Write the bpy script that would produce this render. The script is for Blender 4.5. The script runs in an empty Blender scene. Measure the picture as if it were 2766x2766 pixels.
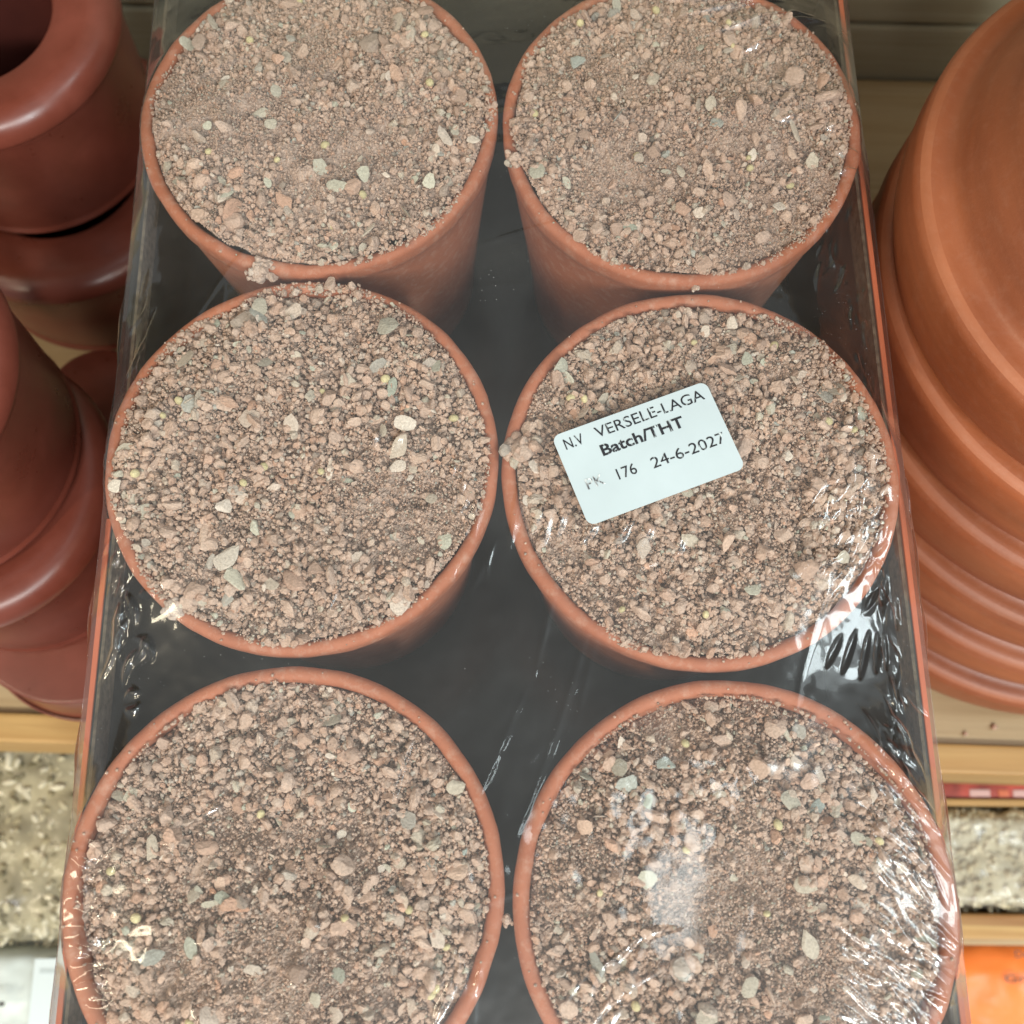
import bpy, math
import numpy as np
from mathutils import Matrix, Vector

S = bpy.context.scene
C = S.collection
U = 0.12                      # one pot rim diameter, in metres; every length below is in these units
rng = np.random.default_rng(11)

# ------------------------------------------------------------------ camera
F_PX, PITCH, ROLL, HCAM = 2916.22, 1.279232, -0.011695, 2.56046
cp, sp = math.cos(PITCH), math.sin(PITCH)
d_ = Vector((0, cp, -sp)); u0 = Vector((0, sp, cp)); r0 = Vector((1, 0, 0))
r_ = math.cos(ROLL) * r0 + math.sin(ROLL) * u0
u_ = -math.sin(ROLL) * r0 + math.cos(ROLL) * u0
cam = bpy.data.cameras.new('camera')
cam.sensor_width = 36.0
cam.lens = F_PX / 2766 * 36
cam.clip_start, cam.clip_end = 0.01, 50
cam.dof.use_dof = True
cam.dof.focus_distance = 2.72 * U
cam.dof.aperture_fstop = 13.0
co = bpy.data.objects.new('camera', cam); C.objects.link(co)
M = Matrix((r_, u_, -d_)).transposed().to_4x4()
M.translation = Vector((0, 0, HCAM * U))
co.matrix_world = M
S.camera = co

# ------------------------------------------------------------------ world, lamps, exposure
W = bpy.data.worlds.new('World'); S.world = W; W.use_nodes = True
bg = W.node_tree.nodes['Background']
bg.inputs[0].default_value = (0.80, 0.82, 0.80, 1); bg.inputs[1].default_value = 0.50

def lamp(name, loc, target, sx, sy, power, col):
    l = bpy.data.lights.new(name, 'AREA'); l.shape = 'RECTANGLE'; l.size = sx; l.size_y = sy
    l.energy = power; l.color = col
    o = bpy.data.objects.new(name, l); C.objects.link(o)
    o.location = loc
    o.rotation_euler = (Vector(target) - Vector(loc)).to_track_quat('-Z', 'Y').to_euler()
    return o
COOL, WARM, NEUT = (0.86, 0.98, 1.0), (1.0, 0.86, 0.62), (1.0, 0.97, 0.92)
lamp('ceiling_lamp_right', (1.05, -1.85, 1.9), (0.05, 0.05, 0), 0.16, 0.9, 40, COOL)
lamp('ceiling_lamp_front', (-0.10, -2.10, 2.0), (0, 0.1, 0), 1.5, 0.22, 47, NEUT)
lamp('ceiling_lamp_left', (-1.45, -1.45, 1.8), (0, 0.1, 0), 0.14, 0.9, 23, WARM)
lamp('ceiling_panel_right', (1.60, -0.05, 2.0), (0, 0.1, 0), 0.42, 0.40, 6.5, COOL)
lamp('added_ceiling_glow', (2.05, -0.35, 1.95), (0, 0.1, 0), 1.5, 1.5, 11, COOL)  # soft panel added for the film's wide glow, like a lit ceiling
lamp('ceiling_lamp_far_left', (-1.75, -0.25, 1.7), (0, 0.1, 0), 0.10, 0.9, 7.0, WARM)
lamp('ceiling_lamp_far_right', (2.3, -0.05, 1.5), (0, 0.1, 0), 0.34, 1.0, 15, COOL)
lamp('ceiling_panel_dim', (0.365, -0.155, 2.3), (0.05, -0.02, 0), 0.28, 0.14, 0.85, COOL)

S.view_settings.view_transform = 'Standard'; S.view_settings.look = 'None'
S.view_settings.exposure = 0.16; S.view_settings.gamma = 1.0
S.view_settings.use_curve_mapping = False
S.render.engine = 'CYCLES'
S.cycles.use_denoising = True
S.cycles.max_bounces = 8
S.cycles.transparent_max_bounces = 16
S.cycles.sample_clamp_indirect = 6.0

# ------------------------------------------------------------------ material helpers
def mat(name):
    m = bpy.data.materials.new(name); m.use_nodes = True
    nt = m.node_tree
    return m, nt, nt.nodes['Principled BSDF']
def N(nt, t, **kw):
    n = nt.nodes.new(t)
    for k, v in kw.items():
        if k.startswith('_'): setattr(n, k[1:], v)
        else: n.inputs[k.replace('__', ' ')].default_value = v
    return n
def ramp(nt, fac, stops):
    r = nt.nodes.new('ShaderNodeValToRGB')
    e = r.color_ramp.elements
    while len(e) < len(stops): e.new(0.5)
    for el, (p, c) in zip(e, stops):
        el.position = p; el.color = (*c, 1) if len(c) == 3 else c
    nt.links.new(fac, r.inputs[0]); return r
def coords(nt, scale=(1, 1, 1), rot=(0, 0, 0)):
    tc = nt.nodes.new('ShaderNodeTexCoord'); mp = nt.nodes.new('ShaderNodeMapping')
    mp.inputs['Scale'].default_value = scale; mp.inputs['Rotation'].default_value = rot
    nt.links.new(tc.outputs['Object'], mp.inputs[0]); return mp.outputs[0]
def bump(nt, b, height, strength, dist):
    n = nt.nodes.new('ShaderNodeBump'); n.inputs['Strength'].default_value = strength
    n.inputs['Distance'].default_value = dist
    nt.links.new(height, n.inputs['Height']); nt.links.new(n.outputs[0], b.inputs['Normal'])

def clay(name, stops, rough, scale, dust=0.0, ringscale=None, bumpd=0.0003):
    m, nt, b = mat(name)
    v = coords(nt)
    n1 = N(nt, 'ShaderNodeTexNoise', Scale=scale, Detail=6, Roughness=0.62); nt.links.new(v, n1.inputs['Vector'])
    r = ramp(nt, n1.outputs[0], stops)
    col = r.outputs[0]
    if ringscale:                                   # turning marks round the axis
        v2 = coords(nt, (3, 3, ringscale))
        n3 = N(nt, 'ShaderNodeTexNoise', Scale=1.0, Detail=4, Roughness=0.6); nt.links.new(v2, n3.inputs['Vector'])
        mx = N(nt, 'ShaderNodeMix', _data_type='RGBA', _blend_type='OVERLAY'); mx.inputs[0].default_value = 0.55
        nt.links.new(col, mx.inputs[6]); nt.links.new(n3.outputs[0], mx.inputs[7]); col = mx.outputs[2]
    if dust > 0:
        n2 = N(nt, 'ShaderNodeTexNoise', Scale=260, Detail=5, Roughness=0.7); nt.links.new(v, n2.inputs['Vector'])
        r2 = ramp(nt, n2.outputs[0], [(0.50, (0, 0, 0)), (0.78, (dust, dust, dust))])
        mx = N(nt, 'ShaderNodeMix', _data_type='RGBA'); nt.links.new(r2.outputs[0], mx.inputs[0])
        nt.links.new(col, mx.inputs[6]); mx.inputs[7].default_value = (0.50, 0.32, 0.24, 1); col = mx.outputs[2]
    nt.links.new(col, b.inputs['Base Color'])
    b.inputs['Roughness'].default_value = rough
    n4 = N(nt, 'ShaderNodeTexNoise', Scale=900, Detail=3); nt.links.new(v, n4.inputs['Vector'])
    bump(nt, b, n4.outputs[0], 0.35, bumpd)
    return m

M_pot = clay('terracotta', [(0.3, (0.325, 0.098, 0.045)), (0.7, (0.415, 0.142, 0.070))], 0.72, 60, 0.62)
M_bowl = clay('turned_clay', [(0.3, (0.225, 0.060, 0.021)), (0.7, (0.335, 0.106, 0.042))], 0.42, 12, 0.10, 60, 0.0002)
M_lip = clay('clay_lip_highlight', [(0.3, (0.285, 0.086, 0.034)), (0.7, (0.385, 0.134, 0.059))], 0.5, 14, 0.1, 90, 0.0002)  # paler clay paints the highlight line along each bowl's shoulder
M_plastic, nt, b = mat('brown_plastic')
v = coords(nt); n1 = N(nt, 'ShaderNodeTexNoise', Scale=35, Detail=5, Roughness=0.65); nt.links.new(v, n1.inputs['Vector'])
r = ramp(nt, n1.outputs[0], [(0.35, (0.150, 0.036, 0.022)), (0.75, (0.215, 0.056, 0.037))]); nt.links.new(r.outputs[0], b.inputs['Base Color'])
r2 = ramp(nt, n1.outputs[0], [(0.3, (0.26, 0.26, 0.26)), (0.8, (0.40, 0.40, 0.40))]); nt.links.new(r2.outputs[0], b.inputs['Roughness'])

def wood(name, c1, c2, c3, along='x', seed=0.0, rough=0.55):
    m, nt, b = mat(name)
    sc = (1.6, 34, 34) if along == 'x' else (34, 1.6, 34)
    tc = nt.nodes.new('ShaderNodeTexCoord'); mp = nt.nodes.new('ShaderNodeMapping')
    mp.inputs['Scale'].default_value = sc; mp.inputs['Location'].default_value = (seed, seed * 1.7, seed * .6)
    nt.links.new(tc.outputs['Object'], mp.inputs[0])
    n1 = N(nt, 'ShaderNodeTexNoise', Scale=1.0, Detail=3, Roughness=0.5, Distortion=0.6); nt.links.new(mp.outputs[0], n1.inputs['Vector'])
    r = ramp(nt, n1.outputs[0], [(0.30, c1), (0.48, c2), (0.56, c1), (0.66, c3), (0.74, c1)])
    n2 = N(nt, 'ShaderNodeTexNoise', Scale=9.0, Detail=4, Roughness=0.7); nt.links.new(mp.outputs[0], n2.inputs['Vector'])
    mx = N(nt, 'ShaderNodeMix', _data_type='RGBA', _blend_type='MULTIPLY'); mx.inputs[0].default_value = 0.35
    r2 = ramp(nt, n2.outputs[0], [(0.3, (0.62, 0.55, 0.48)), (0.6, (1, 1, 1))])
    nt.links.new(r.outputs[0], mx.inputs[6]); nt.links.new(r2.outputs[0], mx.inputs[7])
    nt.links.new(mx.outputs[2], b.inputs['Base Color']); b.inputs['Roughness'].default_value = rough
    bump(nt, b, n2.outputs[0], 0.25, 0.0006)
    return m
M_pine = wood('pine', (0.50, 0.32, 0.118), (0.42, 0.235, 0.075), (0.27, 0.12, 0.03))
M_pine2 = wood('pine_board', (0.42, 0.31, 0.175), (0.37, 0.26, 0.135), (0.29, 0.19, 0.085), seed=3.1)
M_wall = wood('grey_pine', (0.36, 0.33, 0.235), (0.32, 0.29, 0.20), (0.26, 0.22, 0.14), seed=7.7)

def plain(name, col, rough=0.5, spec=0.5, noise=0.0, scale=80):
    m, nt, b = mat(name)
    b.inputs['Roughness'].default_value = rough; b.inputs['Specular IOR Level'].default_value = spec
    if noise:
        v = coords(nt); n = N(nt, 'ShaderNodeTexNoise', Scale=scale, Detail=5); nt.links.new(v, n.inputs['Vector'])
        lo = tuple(c * (1 - noise) for c in col); hi = tuple(min(1, c * (1 + noise)) for c in col)
        r = ramp(nt, n.outputs[0], [(0.3, lo), (0.7, hi)]); nt.links.new(r.outputs[0], b.inputs['Base Color'])
    else: b.inputs['Base Color'].default_value = (*col, 1)
    return m
M_card = plain('black_card', (0.005, 0.006, 0.004), 0.18, 0.5, 0.4, 30)
M_cardin = plain('brown_black_card', (0.026, 0.021, 0.015), 0.4, 0.4, 0.4, 40)
M_orange = plain('orange_print', (0.56, 0.135, 0.055), 0.4, 0.5, 0.12, 60)
M_raw = plain('raw_card_edge', (0.10, 0.08, 0.055), 0.9, 0.2, 0.5, 400)
M_label = plain('label_paper', (0.46, 0.53, 0.55), 0.38, 0.4, 0.05, 45)
M_red = plain('red_print', (0.34, 0.05, 0.03), 0.35, 0.5, 0.5, 60)
M_orangebag = plain('orange_bag_film', (0.86, 0.22, 0.045), 0.33, 0.5, 0.10, 18)
M_whitebag = plain('white_bag_film', (0.56, 0.62, 0.60), 0.4, 0.5, 0.08, 45)
M_white = plain('white_print', (0.60, 0.36, 0.32), 0.4)
M_dark = plain('dark_print', (0.035, 0.03, 0.03), 0.5)
M_greyprint = plain('pale_grey_print', (0.45, 0.52, 0.53), 0.5)
M_floor = plain('floor_tile', (0.30, 0.29, 0.27), 0.5, 0.5, 0.1, 8)

# worn thermal print: black ink with dropouts
M_ink, nt, b = mat('worn_ink')
v = coords(nt, (900, 160, 300), (0, 0, 0.2)); n1 = N(nt, 'ShaderNodeTexNoise', Scale=1.0, Detail=2); nt.links.new(v, n1.inputs['Vector'])
r = ramp(nt, n1.outputs[0], [(0.565, (0.014, 0.014, 0.018)), (0.66, (0.58, 0.65, 0.66))]); nt.links.new(r.outputs[0], b.inputs['Base Color'])
M_ink2, nt, b = mat('faded_ink')
v = coords(nt, (700, 260, 300)); n1 = N(nt, 'ShaderNodeTexNoise', Scale=1.0, Detail=3); nt.links.new(v, n1.inputs['Vector'])
r = ramp(nt, n1.outputs[0], [(0.42, (0.08, 0.08, 0.085)), (0.56, (0.66, 0.70, 0.70))]); nt.links.new(r.outputs[0], b.inputs['Base Color'])

# grit: colour of each grain is an attribute of the grain
M_grit, nt, b = mat('mineral_grit')
at_ = N(nt, 'ShaderNodeAttribute', _attribute_name='Col')
v = coords(nt); n1 = N(nt, 'ShaderNodeTexNoise', Scale=1500, Detail=4, Roughness=0.7); nt.links.new(v, n1.inputs['Vector'])
r = ramp(nt, n1.outputs[0], [(0.3, (0.72, 0.70, 0.68)), (0.7, (1.2, 1.2, 1.2))])
mx = N(nt, 'ShaderNodeMix', _data_type='RGBA', _blend_type='MULTIPLY'); mx.inputs[0].default_value = 1.0
nt.links.new(at_.outputs['Color'], mx.inputs[6]); nt.links.new(r.outputs[0], mx.inputs[7])
nt.links.new(mx.outputs[2], b.inputs['Base Color']); b.inputs['Roughness'].default_value = 0.85
b.inputs['Specular IOR Level'].default_value = 0.25
bump(nt, b, n1.outputs[0], 0.9, 0.0005)

# clear shrink film: looks through, reflects by Fresnel, a little milky, with dust
M_film, nt, b = mat('shrink_film_clear')
nt.nodes.remove(b); out = nt.nodes['Material Output']
tr = N(nt, 'ShaderNodeBsdfTransparent'); tr.inputs[0].default_value = (0.97, 0.975, 0.97, 1)
gl = N(nt, 'ShaderNodeBsdfGlossy', Roughness=0.08); gl.inputs[0].default_value = (1, 1, 1, 1)
fr = N(nt, 'ShaderNodeFresnel', IOR=1.5)
ge = nt.nodes.new('ShaderNodeNewGeometry')          # a thin film reflects alike from both of its faces
io = N(nt, 'ShaderNodeMapRange'); io.inputs[3].default_value = 1.5; io.inputs[4].default_value = 1 / 1.5
nt.links.new(ge.outputs['Backfacing'], io.inputs[0]); nt.links.new(io.outputs[0], fr.inputs['IOR'])
fm = N(nt, 'ShaderNodeMath', _operation='MULTIPLY'); fm.inputs[1].default_value = 1.8; fm.use_clamp = True
nt.links.new(fr.outputs[0], fm.inputs[0])
g2 = N(nt, 'ShaderNodeBsdfGlossy', Roughness=0.36); g1 = gl; gl = nt.nodes.new('ShaderNodeMixShader'); gl.inputs[0].default_value = 0.42
nt.links.new(g1.outputs[0], gl.inputs[1]); nt.links.new(g2.outputs[0], gl.inputs[2])
df = N(nt, 'ShaderNodeBsdfDiffuse'); df.inputs[0].default_value = (0.85, 0.85, 0.84, 1)
m1 = nt.nodes.new('ShaderNodeMixShader'); m2 = nt.nodes.new('ShaderNodeMixShader')
v = coords(nt)
n1 = N(nt, 'ShaderNodeTexNoise', Scale=14, Detail=4, Roughness=0.6); nt.links.new(v, n1.inputs['Vector'])
hz = ramp(nt, n1.outputs[0], [(0.35, (0.004,) * 3), (0.75, (0.028,) * 3)])
vo = N(nt, 'ShaderNodeTexVoronoi', Scale=620); nt.links.new(v, vo.inputs['Vector'])
n2 = N(nt, 'ShaderNodeTexNoise', Scale=30, Detail=3); nt.links.new(v, n2.inputs['Vector'])
sz = N(nt, 'ShaderNodeMapRange'); sz.inputs[1].default_value = .45; sz.inputs[2].default_value = .75; sz.inputs[3].default_value = 0.0; sz.inputs[4].default_value = 0.115
nt.links.new(n2.outputs[0], sz.inputs[0])
lt = N(nt, 'ShaderNodeMath', _operation='LESS_THAN'); nt.links.new(vo.outputs['Distance'], lt.inputs[0]); nt.links.new(sz.outputs[0], lt.inputs[1])
sm = N(nt, 'ShaderNodeMath', _operation='MULTIPLY'); sm.inputs[1].default_value = 0.30; nt.links.new(lt.outputs[0], sm.inputs[0])
ad = N(nt, 'ShaderNodeMath', _operation='ADD'); nt.links.new(hz.outputs[0], ad.inputs[0]); nt.links.new(sm.outputs[0], ad.inputs[1])
nt.links.new(ad.outputs[0], m1.inputs[0]); nt.links.new(tr.outputs[0], m1.inputs[1]); nt.links.new(df.outputs[0], m1.inputs[2])
nt.links.new(fm.outputs[0], m2.inputs[0]); nt.links.new(m1.outputs[0], m2.inputs[1]); nt.links.new(gl.outputs[0], m2.inputs[2])
nt.links.new(m2.outputs[0], out.inputs[0])
M_bagfilm = M_film.copy(); M_bagfilm.name = 'bag_film_clear'
for n_ in M_bagfilm.node_tree.nodes:
    if n_.type == 'MATH' and n_.operation == 'MULTIPLY' and n_.use_clamp: n_.inputs[1].default_value = 0.8
    if n_.type == 'BSDF_GLOSSY': n_.inputs['Roughness'].default_value = 0.16
    if n_.type == 'VALTORGB' and n_.color_ramp.elements[0].color[0] < .02:
        n_.color_ramp.elements[0].color = (.06,) * 3 + (1,); n_.color_ramp.elements[1].color = (.16,) * 3 + (1,)

# ------------------------------------------------------------------ mesh helpers
def mesh_np(name, V, tris=None, quads=None, smooth=False, col=None, m=None):
    V = np.ascontiguousarray(V, dtype=np.float32)
    me = bpy.data.meshes.new(name)
    loops = []; tot = []
    if quads is not None and len(quads): loops.append(np.asarray(quads).ravel()); tot.append(np.full(len(quads), 4))
    if tris is not None and len(tris): loops.append(np.asarray(tris).ravel()); tot.append(np.full(len(tris), 3))
    L = np.concatenate(loops).astype(np.int32); T = np.concatenate(tot).astype(np.int32)
    st = np.concatenate([[0], np.cumsum(T)[:-1]]).astype(np.int32)
    me.vertices.add(len(V)); me.vertices.foreach_set('co', V.ravel())
    me.loops.add(len(L)); me.loops.foreach_set('vertex_index', L)
    me.polygons.add(len(T)); me.polygons.foreach_set('loop_start', st)
    me.polygons.foreach_set('use_smooth', np.full(len(T), smooth) if np.isscalar(smooth) else smooth)
    me.update(calc_edges=True)
    if col is not None:
        a = me.color_attributes.new('Col', 'FLOAT_COLOR', 'POINT')
        c4 = np.ones((len(V), 4), np.float32); c4[:, :3] = col
        a.data.foreach_set('color', c4.ravel())
    me.validate()
    if m: me.materials.append(m)
    return me
def link(name, me, parent=None, loc=(0, 0, 0), rotz=0.0):
    o = bpy.data.objects.new(name, me); C.objects.link(o)
    o.location = loc; o.rotation_euler = (0, 0, rotz)
    if parent: o.parent = parent
    return o
def tag(o, label, cat, group=None, kind=None):
    o['label'] = label; o['category'] = cat
    if group: o['group'] = group
    if kind: o['kind'] = kind
    return o
def lathe(name, prof, m, n=160, wob=0.0, seed=0):
    """revolve (r, z) pairs given in units; closed rings of quads"""
    p = np.array(prof, float); th = np.linspace(0, 2 * np.pi, n, endpoint=False)
    w = 1 + wob * (np.sin(2 * th + seed) + .6 * np.sin(3 * th + 2 * seed))
    V = np.stack([p[:, 0, None] * np.cos(th) * w, p[:, 0, None] * np.sin(th) * w, np.repeat(p[:, 1, None], n, 1)], -1).reshape(-1, 3) * U
    k = len(p); i = np.arange(k - 1)[:, None] * n; j = np.arange(n)[None]; j2 = (j + 1) % n
    Q = np.stack([i + j, i + j2, i + n + j2, i + n + j], -1).reshape(-1, 4)
    return mesh_np(name, V, quads=Q, smooth=True, m=m)
def arc(cx, cz, r, a0, a1, n=7):
    return [(cx + r * math.cos(math.radians(a)), cz + r * math.sin(math.radians(a))) for a in np.linspace(a0, a1, n)]
def box(name, lo, hi, m, parent=None, bev=0.012, off=(0, 0, 0), rotz=0.0):
    """bevelled box between two corners in units"""
    import bmesh
    bm = bmesh.new(); bmesh.ops.create_cube(bm, size=1.0)
    lo = np.array(lo, float); hi = np.array(hi, float)
    for vv in bm.verts: vv.co = Vector(((lo + hi) / 2 + np.array(vv.co) * (hi - lo)) * U)
    if bev: bmesh.ops.bevel(bm, geom=bm.edges[:], offset=bev * U, segments=2, affect='EDGES', profile=0.6)
    me = bpy.data.meshes.new(name); bm.to_mesh(me); bm.free(); me.materials.append(m)
    return link(name, me, parent, off, rotz)

def vnoise(x, y, seed=0):
    """smooth value noise, period-free"""
    xi = np.floor(x).astype(np.int64); yi = np.floor(y).astype(np.int64); fx = x - xi; fy = y - yi
    fx = fx * fx * (3 - 2 * fx); fy = fy * fy * (3 - 2 * fy)
    def h(a, b_):
        q = (a * 374761393 + b_ * 668265263 + seed * 974634533) & 0xffffffff
        q = ((q ^ (q >> 13)) * 1274126177) & 0xffffffff
        return ((q ^ (q >> 16)) & 0xffff) / 65535.0
    return ((h(xi, yi) * (1 - fx) + h(xi + 1, yi) * fx) * (1 - fy) + (h(xi, yi + 1) * (1 - fx) + h(xi + 1, yi + 1) * fx) * fy) * 2 - 1
def fbm(x, y, seed, octs=4, gain=0.5):
    s = 0; a = 1
    for o in range(octs):
        s = s + a * vnoise(x, y, seed + o); x = x * 2.03 + 17.3; y = y * 2.03 - 9.1; a *= gain
    return s

# ------------------------------------------------------------------ the shelf, its back and the floor
SH = -1.9                                  # shelf surface below the rim plane
RZ = -0.044                                # the shelf runs a little askew to the tray
shelf = bpy.data.objects.new('wooden_shelf', None); C.objects.link(shelf)
shelf.location = (0, 0, SH * U); shelf.rotation_euler = (0, 0, RZ)
tag(shelf, 'pine shelf with raised front edge carrying the tray, brown pots and clay bowls', 'shelf')
box('board', (-6, 0.415, -0.16), (6, 3.60, 0), M_pine2, shelf, 0.006)
box('front_rail', (-6, 0.295, -0.62), (6, 0.412, 0.035), M_pine, shelf, 0.014)
back = bpy.data.objects.new('back_wall', None); C.objects.link(back); back['kind'] = 'structure'
back.location = (0, 0, SH * U); back.rotation_euler = (0, 0, RZ)
zz = -0.3
for hgt in (0.36 + 0.3, 0.85, 0.85, 0.85, 0.85):
    bp_ = box('wall_plank', (-6, 3.62, zz), (6, 3.70, zz + hgt - 0.025), M_wall, back, 0.02); zz += hgt
box('wall_backing', (-6, 3.68, -3), (6, 3.72, 4.2), M_card, back, 0)
for xa, xb, ya, wh in ((-6, -1.80, 1.35, 'unseen board added overhead to shade the heap of brown pots'), (1.5, 6, 1.05, 'unseen board added overhead to shade the stack of clay bowls')):
    up = box('added_shade_board', (xa, ya, 1.20), (xb, 3.6, 1.37), M_pine2, None, 0.01, rotz=RZ); tag(up, wh, 'shelf')  # boards out of view, added only to darken the pots and bowls
fl = box('floor', (-30, -30, -9.1), (30, 30, -9), M_floor, None, 0); fl['kind'] = 'structure'

# ------------------------------------------------------------------ trays
def make_tray(name, z0, label):
    x0, x1, y0, y1 = -1.052, 1.018, -0.74, 2.56
    t = 0.014; top = -0.12; zb = -0.93
    root = bpy.data.objects.new(name, None); C.objects.link(root); root.location = (0, 0, z0 * U)
    tag(root, label, 'tray', 'cardboard trays')
    box('base', (x0, y0, zb), (x1, y1, zb + 0.02), M_card, root, 0)
    for (a, b_, inn) in (((x0, y0), (x0 + t, 0.80), 1), ((x1 - t, y0), (x1, y1), 1), ((x0 + t, y1 - t), (x1 - t, y1), 1), ((x0 + t, y0), (x1 - t, y0 + t), 1)):
        w = box('side_wall', (*a, zb + 0.021), (*b_, top), M_orange, root, 0.003)
    box('side_wall', (x0, 0.801, zb + 0.021), (x0 + t, y1, top), M_card, root, 0.003)
    li = 0.006
    box('black_lining', (x0 + t + .001, y0 + t + .001, zb + 0.022), (x0 + t + li, y1 - t - .001, top - 0.004), M_card, root, 0)
    box('black_lining', (x1 - t - li, y0 + t + .001, zb + 0.022), (x1 - t - .001, y1 - t - .001, top - 0.004), M_cardin, root, 0)
    box('black_lining', (x0 + t + li + .001, y1 - t - li, zb + 0.022), (x1 - t - li - .001, y1 - t - .001, top - 0.004), M_card, root, 0)
    for xa in (x0 + t + li, x1 - t - li - 0.008):
        box('raw_edge', (xa, y0 + t + .002, top - 0.09), (xa + 0.008, y1 - t - .002, top - 0.001), M_raw, root, 0)
    return root
tray = make_tray('cardboard_tray', 0.0, 'orange cardboard tray with black inside holding six clay pots of grit')
tray2 = make_tray('cardboard_tray', -0.94, 'lower orange cardboard tray hidden under the tray of six pots')

# ------------------------------------------------------------------ six terracotta pots
POTS = [('TL', -0.5259, 1.9334), ('TR', 0.4841, 1.8919), ('ML', -0.5288, 0.9186), ('MR', 0.4732, 0.8698), ('BL', -0.5257, -0.1043), ('BR', 0.4910, -0.1485)]
prof = ([(0.0, -0.80), (0.30, -0.80), (0.446, -0.16), (0.4610, -0.03)] + arc(0.4800, -0.020, 0.0187, 180, 0, 11)
        + [(0.4985, -0.045), (0.496, -0.066), (0.4895, -0.074), (0.4865, -0.082), (0.478, -0.15), (0.436, -0.50), (0.398, -0.86)] + arc(0.388, -0.89, 0.012, 0, -90, 4) + [(0.0, -0.902)])
where = {'TL': 'rear pot beside the brown plastic pots', 'TR': 'rear pot beside the stacked clay bowls',
         'ML': 'middle pot beside the brown plastic pots', 'MR': 'middle pot under the white batch label',
         'BL': 'front pot nearest the grey-brown pellet bag', 'BR': 'front pot nearest the orange bag'}
for k, (key, px_, py_) in enumerate(POTS):
    me = lathe('terracotta_pot', prof, M_pot, 200, 0.0016, k * 1.3)
    a_ = np.empty(len(me.vertices) * 3, np.float32); me.vertices.foreach_get('co', a_); a_ = a_.reshape(-1, 3)
    th_ = np.arctan2(a_[:, 1], a_[:, 0]); w_ = fbm(np.cos(th_) * 5 + 11, np.sin(th_) * 5 + a_[:, 2] / U * 6, 300 + k, 4, .6)
    a_[:, :2] *= 1 + 0.0035 * w_[:, None]; a_[:, 2] += 0.0022 * U * fbm(np.cos(th_) * 9, np.sin(th_) * 9, 340 + k, 3)
    me.vertices.foreach_set('co', a_.ravel()); me.update()
    o = link('terracotta_pot', me, None, (px_ * U, py_ * U, 0), k * 1.1)
    tag(o, 'round terracotta pot of grit, ' + where[key], 'pot', 'terracotta pots in the tray')

# ------------------------------------------------------------------ grit
def ico(sub):
    t = (1 + 5 ** .5) / 2
    v = np.array([(-1, t, 0), (1, t, 0), (-1, -t, 0), (1, -t, 0), (0, -1, t), (0, 1, t), (0, -1, -t), (0, 1, -t), (t, 0, -1), (t, 0, 1), (-t, 0, -1), (-t, 0, 1)], float)
    f = np.array([(0, 11, 5), (0, 5, 1), (0, 1, 7), (0, 7, 10), (0, 10, 11), (1, 5, 9), (5, 11, 4), (11, 10, 2), (10, 7, 6), (7, 1, 8), (3, 9, 4), (3, 4, 2), (3, 2, 6), (3, 6, 8), (3, 8, 9), (4, 9, 5), (2, 4, 11), (6, 2, 10), (8, 6, 7), (9, 8, 1)])
    v /= np.linalg.norm(v, axis=1)[:, None]
    for _ in range(sub):
        e = {}; vl = list(map(tuple, v)); nf = []
        def mid(a, b_):
            k = (min(a, b_), max(a, b_))
            if k not in e:
                m_ = (np.array(vl[a]) + np.array(vl[b_])); m_ /= np.linalg.norm(m_); e[k] = len(vl); vl.append(tuple(m_))
            return e[k]
        for a, b_, c in f:
            ab, bc, ca = mid(a, b_), mid(b_, c), mid(c, a)
            nf += [(a, ab, ca), (b_, bc, ab), (c, ca, bc), (ab, bc, ca)]
        v = np.array(vl); f = np.array(nf)
    return v, f
ICO = [ico(0), ico(1), ico(2)]
def rotm(n, tilt=None):
    q = rng.normal(size=(n, 4)); 
    if tilt is not None: q[:, 1:3] *= tilt
    q /= np.linalg.norm(q, axis=1)[:, None]; w, x, y, z = q.T
    return np.stack([1 - 2 * (y * y + z * z), 2 * (x * y - z * w), 2 * (x * z + y * w), 2 * (x * y + z * w), 1 - 2 * (x * x + z * z), 2 * (y * z - x * w),
                     2 * (x * z - y * w), 2 * (y * z + x * w), 1 - 2 * (x * x + y * y)], -1).reshape(n, 3, 3)
def grains(pos, rad, sub, aspect, jit, col, tilt=None, angular=0):
    """deformed stones: positions, radii, per-axis stretch, vertex jitter, colours -> V, F, C"""
    bv, bf = ICO[sub]; n = len(pos); m_ = len(bv)
    v = np.repeat(bv[None], n, 0)
    if angular:                                      # cut facets off with random planes
        for _ in range(angular):
            nn = rng.normal(size=(n, 3)); nn /= np.linalg.norm(nn, axis=1)[:, None]
            dd = rng.uniform(0.45, 0.85, n)
            h = np.einsum('nmk,nk->nm', v, nn) - dd[:, None]
            v = v - np.maximum(h, 0)[..., None] * nn[:, None, :]
    v = v * (1 + jit * rng.normal(size=(n, m_, 1)))
    v = v * aspect[:, None, :]
    v = np.einsum('nij,nmj->nmi', rotm(n, tilt), v) * rad[:, None, None] + pos[:, None, :]
    f = (bf[None] + (np.arange(n) * m_)[:, None, None]).reshape(-1, 3)
    return v.reshape(-1, 3), f, np.repeat(col, m_, 0)
DUST = np.array([0.56, 0.416, 0.335])
PAL = 0.95 * np.array([(0.53, 0.35, 0.255), (0.48, 0.31, 0.225), (0.58, 0.40, 0.30), (0.42, 0.27, 0.20), (0.54, 0.30, 0.195), (0.42, 0.44, 0.36), (0.50, 0.50, 0.40), (0.34, 0.38, 0.35), (0.70, 0.62, 0.53), (0.20, 0.17, 0.14), (0.62, 0.45, 0.35)])
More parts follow.
